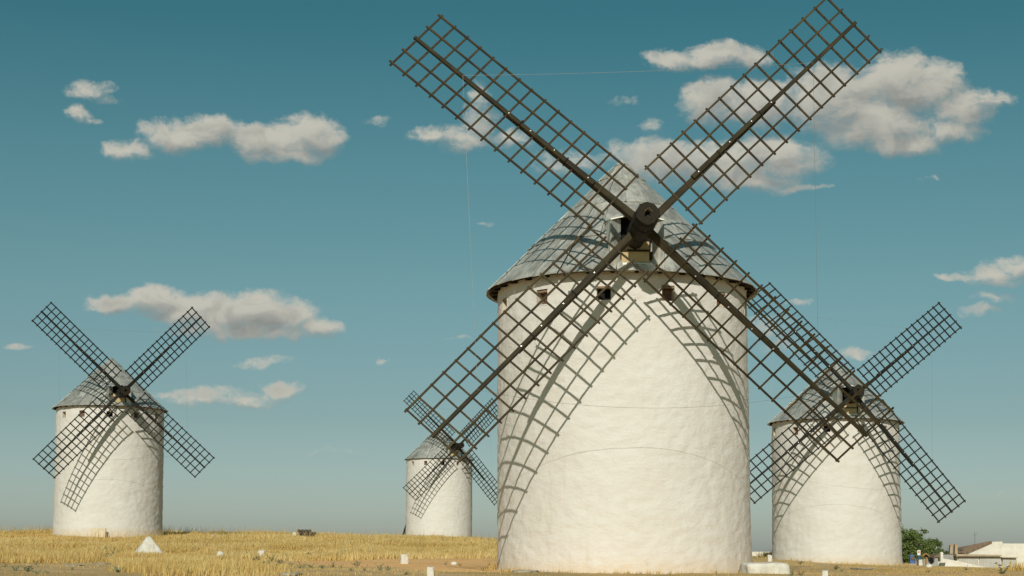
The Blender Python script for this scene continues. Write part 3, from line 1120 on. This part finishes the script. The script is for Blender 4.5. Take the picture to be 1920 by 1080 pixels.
GR = 'whitewashed stones set along the path and field'
for px, py, w, h, sq, name, label in (
        (490, 1047, 13, 15, .75, 'marker_stone', 'squat white stone with a notched top in the grass above the green weeds'),
        (413, 1049, 15, 15, .1, 'boulder', 'round white boulder in the tall grass right of the pyramid'),
        (758, 1057.5, 14, 17, .9, 'marker_stone', 'upright white marker stone where the grass meets the orange path'),
        (807, 1086, 14, 23, .85, 'marker_stone', 'white marker stone cut by the bottom edge of the photo, on the orange soil'),
        (400, 1010, 7, 8, .2, 'boulder', 'tiny white stone near the skyline, above the round white boulder'),
        (552, 1002, 9, 10, .1, 'boulder', 'small white boulder on the skyline beside the dark stone wall'),
        (851, 1059, 13, 6, .1, 'boulder', 'low flat white stone lying on the path left of the biggest tower'),
        (1443, 1053, 8, 12, .95, 'marker_stone', 'small white post stone between the biggest mill and the right mill'),
        (1547, 1085, 11, 15, .95, 'marker_stone', 'white square-topped post stone at the bottom edge in front of the right mill'),
        (1742, 1064, 12, 6, .1, 'boulder', 'white rounded rock at the foot of the wooden sign')):
    p = hit(px, py)
    k = p.y / F
    o = lumpy((w * k, w * k * .8, h * k * 1.3), px, 12, 0, sq, .07).build(name, M['lime'], None, True, (p.x, p.y, p.z + h * k * .36))
    o.rotation_euler = (0, 0, random.uniform(-.4, .4))
    tag(o, label, 'stone', GR)

# big limewashed block at the foot of the main tower
p = at(1434, 1073, 35.5)
o = lumpy((1.0, .75, .62), 5, 28, 0, .96, .035).build('stone_block', M['lime'], None, True, (p.x, p.y, p.z - .09))
o.rotation_euler = (.03, -.02, .12)
tag(o, 'big rough white stone block at the right foot of the biggest tower', 'stone block')

# flat bedrock showing through the soil
for px, py, w, dd, label in (
        (85, 1050, 22, .9, 'pale flat stone among the green weeds at the lower left'),
        (132, 1048, 16, .7, 'thin pale stone right of the flat stone at lower left'),
        (192, 1058.5, 24, .9, 'long pale stone below the leafy thistle at lower left'),
        (140, 1062, 30, .8, 'flat brown stone edge left of the long pale stone'),
        (445, 1075, 96, 1.2, 'long grey stone slab at the bottom of the tall grass'),
        (545, 1079, 40, .8, 'grey slab at the bottom edge right of the long slab'),
        (985, 1073, 50, .5, 'flat paving slab in the soil before the left foot of the biggest tower'),
        (1615, 1067, 34, 1.6, 'grey flat stone in the stubble before the right mill'),
        (1540, 1061, 26, 1.5, 'pale flat stone in the stubble under the middle of the right mill')):
    p = hit(px, py)
    o = lumpy((w / F * p.y, dd, .07), px, 10, 0, .55, .12).build('flat_stone', M['rock'], None, True, (p.x, p.y, p.z + .008))
    tag(o, label, 'flat stone', 'flat stones lying in the ground')

# dark dry-stone remnant on the skyline
p = on_ground(573, 99)
w0 = empty('stone_wall', p)
tag(w0, 'short dark ruined stone wall on the grassy skyline', 'wall')
for r_ in range(3):
    for k in range(5 - r_ // 2):
        me = lumpy((.24, .3, .17), r_ * 7 + k, 6, 0, .7, .12).mesh('stone', M['dark_rock_and_shade'])
        place('stone', me, w0, (-.44 + k * .225 + (r_ % 2) * .10, random.uniform(-.03, .03), .13 + r_ * .155))

# cream slab leaning on the left mill
p = Vector((LEFT['X'] - .1, LEFT['Y'] - 3.66, 0))
p = Vector(((187 - 960) / F * 92.9, 92.9, 0))
p.z = gz(p.x, p.y)
o = MB().box((0, 0, 0), (.82, .12, .62)).build('stone_slab', simple("cream_stone", (.56, .47, .34), (.68, .59, .45), 6, .9), None, False, (p.x, p.y, p.z + .26))
o.rotation_euler = (-.08, 0, -.05)
tag(o, 'cream stone slab leaning on the foot of the left windmill', 'stone slab')

# ------------------------------------------------------------------ weeds
M['thistle'] = simple("grey_green_thistle_leaf", (.14, .18, .095), (.30, .345, .21), 14, .8, bump=.2, rnd=.5, trans=.2)
M['stem'] = simple("weed_stem", (.09, .10, .05), (.16, .15, .08), 10, .85)


def weed_mesh(seed, tall):
    rs = random.Random(seed)
    lv, lf, stems = [], [], MB()
    for b in range(rs.randint(5, 8)):
        a = rs.uniform(0, 2 * PI)
        ln = rs.uniform(.5, 1.0)
        rise = rs.uniform(.3, 1.1) * tall
        tip = Vector((math.cos(a) * ln * .55, math.sin(a) * ln * .55, rise))
        mid = Vector((tip.x * .45, tip.y * .45, rise * .55))
        stems.tube([(0, 0, 0), mid, tip], [.018, .012, .006], 4)
        for q in range(rs.randint(7, 12)):
            f = rs.uniform(.25, 1.05)
            c = Vector((0, 0, 0)).lerp(mid, f * 2) if f < .5 else mid.lerp(tip, f * 2 - 1)
            dr = Vector((rs.gauss(0, 1), rs.gauss(0, 1), rs.gauss(.25, .5))).normalized()
            sd = dr.orthogonal().normalized()
            s = rs.uniform(.10, .22)
            i = len(lv)
            lv += [c, c + dr * s * .5 + sd * s * .26, c + dr * s, c + dr * s * .5 - sd * s * .26]
            lf += [(i, i + 1, i + 2, i + 3)]
    return MB().add(lv, lf).mesh('foliage', M['thistle']), stems.mesh('stem', M['stem'])


WV = [weed_mesh(s, t) for s, t in ((3, .8), (4, 1.0), (5, .6), (6, 1.3))]
WEEDS = [(10, 1063, 10), (29, 1071, 14), (52, 1072, 18), (38, 1045, 12), (68, 1059, 9), (70, 1078, 14), (88, 1075, 10), (136, 1068, 11), (140, 1043, 10), (160, 1042, 9),
         (185, 1051, 12), (208, 1052, 22), (212, 1046, 14), (206, 1067, 9), (222, 1074, 18), (448, 1047, 10), (465, 1047, 14), (482, 1053, 13), (494, 1058, 9), (509, 1053, 15), (505, 1060, 10), (527, 1058, 12),
         (513, 1066, 13), (545, 1063, 12), (566, 1066, 14), (584, 1066, 11), (605, 1067, 12), (622, 1064, 13), (640, 1066, 9), (670, 1063, 14), (660, 1071, 10), (683, 1071, 10),
         (713, 1070, 14), (726, 1070, 12), (760, 1078, 10), (636, 1046, 8), (836, 1060, 8), (862, 1061, 6), (650, 1041, 14), (690, 1043, 9),
         (1486, 1080, 14), (1502, 1080, 12), (1566, 1068, 12), (1578, 1072, 8), (1880, 1077, 22), (1741, 1074, 8), (1500, 1058, 9), (1810, 1070, 9), (905, 1070, 7), (580, 1042, 8)]
for i, (px, py, w) in enumerate(WEEDS):
    p = hit(px, py)
    k = w / F * p.y * 1.4
    e = empty('thistle', (p.x, p.y, p.z - .02), random.uniform(0, 6.28))
    e.scale = (k, k, k * .85)
    f_, s_ = WV[i % 4]
    place('foliage', f_, e)
    place('stem', s_, e)
    tag(e, 'low grey-green thistle on the bare patch at the bottom left corner' if px < 300 else 'low grey-green thistle along the orange path left of the biggest tower' if px < 1000 else
        'low green weed in the stubble at the lower right', 'weed', 'grey-green weeds scattered over the dry ground')
for px, py, lean_, label in ((1563, 1054, -.35, 'thin leggy green weed against the foot of the right mill, left of the pair'),
                             (1583, 1054, .55, 'thin leggy green weed against the foot of the right mill, right of the pair')):
    p = hit(px, py)
    e = empty('wall_weed', (p.x, p.y - .1, p.z))
    st, fo = MB(), MB()
    rs = random.Random(px)
    for b in range(6):
        tip = Vector((lean_ * rs.uniform(.2, 1) + rs.uniform(-.2, .2), rs.uniform(-.1, .1), rs.uniform(.15, .55)))
        st.tube([(0, 0, 0), tip * .5 + Vector((0, 0, .05)), tip], [.014, .01, .006], 4)
        for q in range(12):
            c = tip * rs.uniform(.3, 1.05)
            d_ = Vector((rs.gauss(0, 1), rs.gauss(0, 1), rs.gauss(.2, .6))).normalized() * rs.uniform(.04, .09)
            s2 = d_.orthogonal().normalized() * .02
            fo.add([c, c + d_ * .5 + s2, c + d_, c + d_ * .5 - s2], [(0, 1, 2, 3)])
    st.build('stem', M['stem'], e)
    fo.build('foliage', M['thistle'], e)
    tag(e, label, 'weed')

# ------------------------------------------------------------------ trees and the farm on the right
M['leaf'] = simple("tree_leaf", (.095, .145, .036), (.19, .25, .075), 1.2, .7, bump=0, spec=.25, trans=.25)
M['bark'] = simple("tree_bark", (.06, .05, .035), (.13, .105, .075), 6, .95, bump=.8)


def tree(px, d, lobes, n, label, seed, s=(.10, .20), leafmat=None):
    """lobes: (px, py, r_px) clumps of the crown"""
    rs = random.Random(seed)
    base = on_ground(px, d)
    e = empty('tree', base)
    tag(e, label, 'tree', 'trees behind the right mill')
    tk = MB()
    fork = Vector((0, 0, .9))
    tk.tube([(0, 0, -.3), (.05, 0, .4), fork], [.17, .13, .11], 8)
    lv, lf = [], []
    tot = sum(r * r for _, _, r in lobes)
    for lx, ly, lr in lobes:
        c = at(lx, ly, d + rs.uniform(-1.2, 1.2)) - base
        R_ = lr / F * d
        tk.tube([fork, fork.lerp(c, .5) + Vector((0, 0, .1)), c], [.07, .045, .015], 6)
        for q in range(max(6, int(26 * lr * lr / 400))):
            tw = c + Vector((rs.gauss(0, 1), rs.gauss(0, 1), rs.gauss(0, 1))).normalized() * R_ * rs.uniform(.5, 1.32)
            tk.tube([c, c.lerp(tw, .6) + Vector((0, 0, .04)), tw], [.018, .011, .004], 4, False)
            for l in range(int(n * lr * lr / tot / max(6, int(26 * lr * lr / 400)))):
                g = tw + Vector((rs.gauss(0, 1), rs.gauss(0, 1), rs.gauss(0, 1))) * R_ * .20
                dr = Vector((rs.gauss(0, 1), rs.gauss(0, 1), rs.gauss(-.2, .7))).normalized()
                sd = dr.cross(Vector((rs.gauss(0, 1), rs.gauss(0, 1), rs.gauss(0, 1)))).normalized()
                z = rs.uniform(*s)
                i = len(lv)
                lv += [g, g + dr * z * .5 + sd * z * .32, g + dr * z, g + dr * z * .5 - sd * z * .32]
                lf.append((i, i + 1, i + 2, i + 3))
    tk.build('trunk', M['bark'], e, True)
    MB().add(lv, lf).build('crown', leafmat or M['leaf'], e)


tree(1700, 111, [(1690, 1012, 22), (1706, 1002, 13), (1700, 1025, 24), (1716, 1020, 18), (1726, 1004, 12), (1720, 1036, 22), (1690, 1045, 24), (1708, 1048, 20)], 6500,
     'dense green tree just behind the right edge of the right mill', 41)
tree(1745, 121, [(1742, 1024, 14), (1752, 1030, 15), (1734, 1034, 16), (1762, 1026, 8), (1768, 1036, 9), (1748, 1044, 14), (1730, 1048, 12)], 4000,
     'lower green tree behind the signs, between the taller tree and the farm', 42)

M['wall_white'] = simple("farm_whitewash", (.62, .585, .51), (.76, .73, .66), 1.6, .95, bump=.4, dist=.04)
M['wall_grey'] = simple("pale_grey_render", (.44, .43, .40), (.56, .545, .50), 1.5, .95, bump=.3)
M['tile'] = simple("old_clay_tiles", (.15, .105, .072), (.27, .195, .135), 5.0, .95, bump=.8, dist=.05)
M['ochre'] = simple("ochre_render", (.34, .27, .18), (.47, .38, .26), 4, .95)
M['orange_clay'] = simple("orange_clay", (.40, .20, .08), (.50, .28, .12), 6, .9)
M['wood_sign'] = simple("varnished_sign_wood", (.26, .145, .05), (.40, .24, .09), 6, .7, stretch=(1, 1, 6))
M['blue'] = simple("blue_sign_paint", (.06, .13, .36), (.08, .17, .44), 5, .5)
M['dark_blue'] = simple("dark_blue_sign_paint", (.02, .07, .16), (.03, .10, .22), 5, .5)
M['white_sign'] = simple("white_sign_paint", (.72, .70, .66), (.80, .78, .74), 5, .5)
M['red'] = simple("red_sign_paint", (.55, .05, .04), (.62, .08, .06), 5, .5)
M['slate'] = simple("dark_slate_panel", (.07, .08, .07), (.13, .14, .12), 4, .7)
M['metal'] = simple("antenna_metal", (.25, .20, .17), (.34, .28, .24), 5, .5, .5)
M['concrete'] = simple("grey_concrete", (.27, .27, .26), (.38, .375, .36), 3, .95)


def prism(name, pts, d, depth, mat, parent, org):
    """wall with the outline pts (photo pixels at distance d), running straight back by depth metres"""
    a = [at(x, y, d) - org for x, y in pts]
    n = len(a)
    vs = a + [q + Vector((0, depth, 0)) for q in a]
    fs = [tuple(range(n)), tuple(range(2 * n - 1, n - 1, -1))] + [(i, n + i, n + (i + 1) % n, (i + 1) % n) for i in range(n)]
    me = MB().add(vs, fs).mesh(name, mat)
    return place(name, me, parent)


def face_out(me_o):
    return me_o


org = on_ground(1850, 122)
farm = empty('farm_building', org)
tag(farm, 'low white farm building with brown tiled roof and two chimneys at the far right', 'building')
prism('wall', [(1809, 1074), (1809, 1038.5), (1860, 1016), (1879, 1015.3), (1880, 1019), (2000, 1019.5), (2000, 1074)][::-1], 122, .5, M['wall_white'], farm, org)
prism('rear_wall', [(1793, 1074), (1793, 1040), (1809, 1040), (1858, 1018.5), (1990, 1021), (1990, 1074)][::-1], 122.8, .8, M['wall_white'], farm, org)
rp = [at(1808, 1038.2, 121.95) - org, at(1860, 1015.6, 121.95) - org, at(1796.5, 1028.0, 131) - org, at(1788, 1038.3, 130) - org]
rr = MB().add(rp + [q - Vector((0, 0, .14)) for q in rp], [(0, 1, 2, 3), (7, 6, 5, 4), (0, 4, 5, 1), (1, 5, 6, 2), (2, 6, 7, 3), (3, 7, 4, 0)])
roof = rr.build('roof', M['tile'], farm)
tb = MB()                                                         # ridged rows of clay tiles down the slope
for k in range(26):
    f = (k + .5) / 26
    p0, p1 = rp[0].lerp(rp[3], f), rp[1].lerp(rp[2], f)
    tb.tube([p0 + Vector((0, 0, .02)), p1 + Vector((0, 0, .02))], .075, 5)
t_ = tb.build('tile_rows', M['tile'], roof)
tag(t_, kind='stuff')
for cx, ct, cb_ in ((1784, 1022, 1042), (1793, 1020.5, 1040)):
    ch = prism('chimney', [(cx - 2.3, ct + 3), (cx + 2.3, ct + 3), (cx + 2.9, cb_), (cx - 2.9, cb_)][::-1], 118.5, .42, M['ochre'], roof, org)
    ch.name = 'chimney'
    c0 = at(cx, ct + 1.6, 118.6) - org
    MB().box(c0 + Vector((0, .12, 0)), (.20, .30, .15)).build('chimney_pot', M['orange_clay'], farm)
# antenna
a0 = at(1828, 1020, 126) - org
an = MB().tube([a0 - Vector((0, 0, .6)), a0 + Vector((0, 0, 1.0))], .018, 5)
an.beam(a0 + Vector((-.12, -.2, .72)), a0 + Vector((.15, .3, .76)), .018, .018)
for k in range(5):
    c = a0 + Vector((-.10 + .055 * k, -.16 + .1 * k, .74))
    an.beam(c + Vector((-.16, 0, .0)), c + Vector((.16, 0, .04)), .014, .014)
an.beam(a0 + Vector((-.16, 0, .86)), a0 + Vector((-.12, 0, 1.02)), .014, .014)
an.beam(a0 + Vector((.14, 0, .84)), a0 + Vector((.17, 0, 1.0)), .014, .014)
an.build('antenna', M['metal'], farm)
# lean-to with pale shutters
lean = prism('lean_to_wall', [(1795, 1043.2), (1877.5, 1043.2), (1877.5, 1074), (1795, 1074)][::-1], 116, 5.5, M['wall_white'], farm, org)
prism('lean_to_wall', [(1878.3, 1046.2), (1907, 1046.8), (1907, 1074), (1878.3, 1074)][::-1], 116.1, 5.5, M['wall_white'], farm, org)
prism('lean_to_roof', [(1793, 1038.6), (1878, 1040.4), (1878, 1043), (1793, 1043)][::-1], 115.6, 6, M['ochre'], farm, org)
prism('lean_to_roof', [(1878.3, 1044.2), (1908, 1044.8), (1908, 1046.8), (1878.3, 1046)][::-1], 115.7, 6, M['ochre'], farm, org)
for x0, x1, y0 in ((1798, 1834.5, 1045), (1837, 1876.5, 1044.6), (1880, 1905.5, 1047.8)):
    sh_ = prism('door_panel', [(x0, y0), (x1, y0), (x1, 1072), (x0, 1072)][::-1], 115.93, .05, M['wall_grey'], farm, org)
    nrib = int((x1 - x0) / 3)
    rb_ = MB()
    for k in range(nrib):
        xx = x0 + (k + .5) * (x1 - x0) / nrib
        q0, q1 = at(xx, y0 + .5, 115.9) - org, at(xx, 1071, 115.9) - org
        rb_.beam(q0, q1, .045, .03, side=(1, 0, 0))
    tag(rb_.build('rib', M['wall_grey'], sh_), kind='stuff')
prism('side_wall', [(1768.6, 1040), (1795, 1040), (1795, 1056), (1768.6, 1052)][::-1], 116.4, 4, M['concrete'], farm, org)

org = on_ground(1800, 108)
gw = prism('garden_wall', [(1747, 1074), (1747, 1053.5), (1763.7, 1053), (1763.7, 1036), (1766, 1034.8), (1768.3, 1036), (1768.6, 1047.2), (1800, 1052.6), (1862, 1067.2), (1866, 1074)][::-1], 108, .3, M['wall_white'], None, Vector((0, 0, 0)))
tag(gw, 'white wall with a sloping top in front of the farm', 'wall')
o = prism('panel', [(1761.5, 1055), (1773, 1055), (1771, 1063.6), (1759.3, 1063.6)][::-1], 107.3, .08, M['slate'], None, Vector((0, 0, 0)))
tag(o, 'dark grey panel leaning on the low white wall before the farm', 'panel')

org = on_ground(1757, 112)
sd_ = empty('shed', org)
tag(sd_, 'small open shed, its shaded opening coloured dark, with a brown tiled roof left of the farm', 'shed')
prism('wall', [(1751, 1045.4), (1763.5, 1045), (1763.5, 1066), (1751, 1066)][::-1], 112, 2.2, M['dark_rock_and_shade'], sd_, org)  # dark box: shade of the open front put into its colour
prism('roof', [(1747.5, 1045.8), (1757, 1040), (1764, 1038.3), (1764, 1044.8)][::-1], 111.6, 3, M['tile'], sd_, org)

o = prism('block_wall', [(1731, 1048), (1759, 1046.5), (1759, 1066), (1731, 1066)][::-1], 104.5, .25, M['concrete'], None, Vector((0, 0, 0)))
tag(o, 'grey block wall behind the wooden sign', 'wall')
p = at(1746, 1051, 102.5)
rs = random.Random(9)
lv, lf = [], []
for k in range(420):
    c = Vector((rs.gauss(0, 1), rs.gauss(0, 1), rs.gauss(0, 1))).normalized() * rs.uniform(.08, .21)
    dr = Vector((rs.gauss(0, 1), rs.gauss(0, 1), rs.gauss(0, 1))).normalized() * .09
    s2 = dr.orthogonal().normalized() * .03
    i = len(lv)
    lv += [c, c + dr * .5 + s2, c + dr, c + dr * .5 - s2]
    lf.append((i, i + 1, i + 2, i + 3))
e = empty('round_object', (p.x, p.y, gz(p.x, p.y)))  # dark wheel-like round thing, modelled as a ball of leaves
MB().add([v + Vector((0, 0, p.z - e.location.z)) for v in lv], lf).build('foliage', simple("dark_round_leaf", (.015, .02, .014), (.035, .042, .025), 5, .8, bump=0), e)
MB().tube([(0, 0, -.1), (0, 0, p.z - e.location.z)], .02, 5).build('stem', M['bark'], e)
tag(e, 'small dark wheel-like round object, modelled as leaves, right of the wooden sign', 'bush')

# information board, bus-stop style sign, wooden sign
org = on_ground(1711, 96)
bb = empty('information_board', org)
tag(bb, 'light blue information board with a round picture, in front of the tree', 'sign')
prism('panel', [(1706.3, 1040.5), (1713.6, 1040), (1715.6, 1061.5), (1707.4, 1061.8)][::-1], 96, .07, M['blue'], bb, org)
c = at(1711.3, 1046.3, 95.97) - org
disc = MB()
for r0_, mat_, yo, nm in ((.135, M['slate'], 0, 'picture'), (.075, M['shutter'], -.012, 'picture_centre')):
    k = 18
    MB().add([(c.x + math.cos(2 * PI * i / k) * r0_, c.y + yo - .01, c.z + math.sin(2 * PI * i / k) * r0_) for i in range(k)] +
             [(c.x + math.cos(2 * PI * i / k) * r0_, c.y + yo, c.z + math.sin(2 * PI * i / k) * r0_) for i in range(k)],
             [tuple(range(k))] + [(i, k + i, k + (i + 1) % k, (i + 1) % k) for i in range(k)]).build(nm, mat_, bb)
org = on_ground(1723, 97)
ss = empty('signpost', org)
tag(ss, 'signpost with a white and red plate above a dark blue panel', 'sign')
prism('post', [(1722.4, 1032), (1723.6, 1032), (1723.8, 1066), (1722.6, 1066)][::-1], 97.08, .06, M['metal'], ss, org)
prism('plate', [(1720.1, 1031.4), (1725.9, 1031.4), (1725.9, 1041), (1720.1, 1041)][::-1], 97, .05, M['white_sign'], ss, org)
prism('emblem', [(1721.9, 1033.2), (1724.2, 1033.2), (1724.2, 1036.8), (1721.9, 1036.8)][::-1], 96.98, .02, M['red'], ss, org)
prism('lower_panel', [(1721.3, 1041.4), (1725.6, 1041.4), (1725.6, 1050), (1721.6, 1050)][::-1], 97, .06, M['dark_blue'], ss, org)
o = prism('stone_slab', [(1723, 1049.5), (1729.4, 1049), (1730.3, 1064), (1723, 1064)][::-1], 95.2, .2, M['wall_white'], None, Vector((0, 0, 0)))
tag(o, 'upright white slab standing in front of the signpost', 'stone slab')
o = prism('concrete_post', [(1716.6, 1046.8), (1719.6, 1046.8), (1719.9, 1064), (1716.8, 1064)][::-1], 97.6, .2, M['concrete'], None, Vector((0, 0, 0)))
tag(o, 'short grey post between the blue board and the signpost', 'post')
org = on_ground(1737, 98)
ws = empty('wooden_sign', org)
tag(ws, 'wooden post sign with a little gabled roof', 'sign')
prism('post', [(1735.9, 1041.5), (1738.4, 1041.5), (1738.7, 1066), (1736.1, 1066)][::-1], 98, .1, M['wood_sign'], ws, org)
prism('roof', [(1728.8, 1043), (1736.6, 1036.8), (1743.8, 1042.4), (1742.8, 1043.6), (1736.6, 1039.2), (1730, 1044)][::-1], 97.8, .5, M['wood_sign'], ws, org)
prism('board', [(1732.5, 1042), (1736.5, 1039.6), (1740.5, 1042), (1740, 1044), (1733, 1044)][::-1], 97.95, .06, M['hub'], ws, org)
o = prism('kerb_wall', [(1690, 1056.3), (1717.5, 1056.9), (1718.5, 1066), (1690, 1066)][::-1], 92.5, .35, M['ochre'], None, Vector((0, 0, 0)))
tag(o, 'low ochre kerb wall running from the right mill to the blue board', 'low wall')

# far wall in the gap between the two near mills, with a heap of dry earth before it
o = prism('boundary_wall', [(1395, 1034.6), (1470, 1034.2), (1470, 1056), (1395, 1056)][::-1], 139, .3, M['wall_white'], None, Vector((0, 0, 0)))
tag(o, 'long white wall far off in the gap between the biggest mill and the right mill', 'wall')
p = on_ground(1446, 128)
o = lumpy((1.9, 1.2, 1.1), 77, 16, 0, 0, .16).build('earth_mound', simple("dry_earth", (.28, .18, .09), (.42, .29, .15), 5, .95, bump=.7), None, True, (p.x, p.y, p.z + .05))
tag(o, 'small heap of dry earth before the far white wall', 'mound')
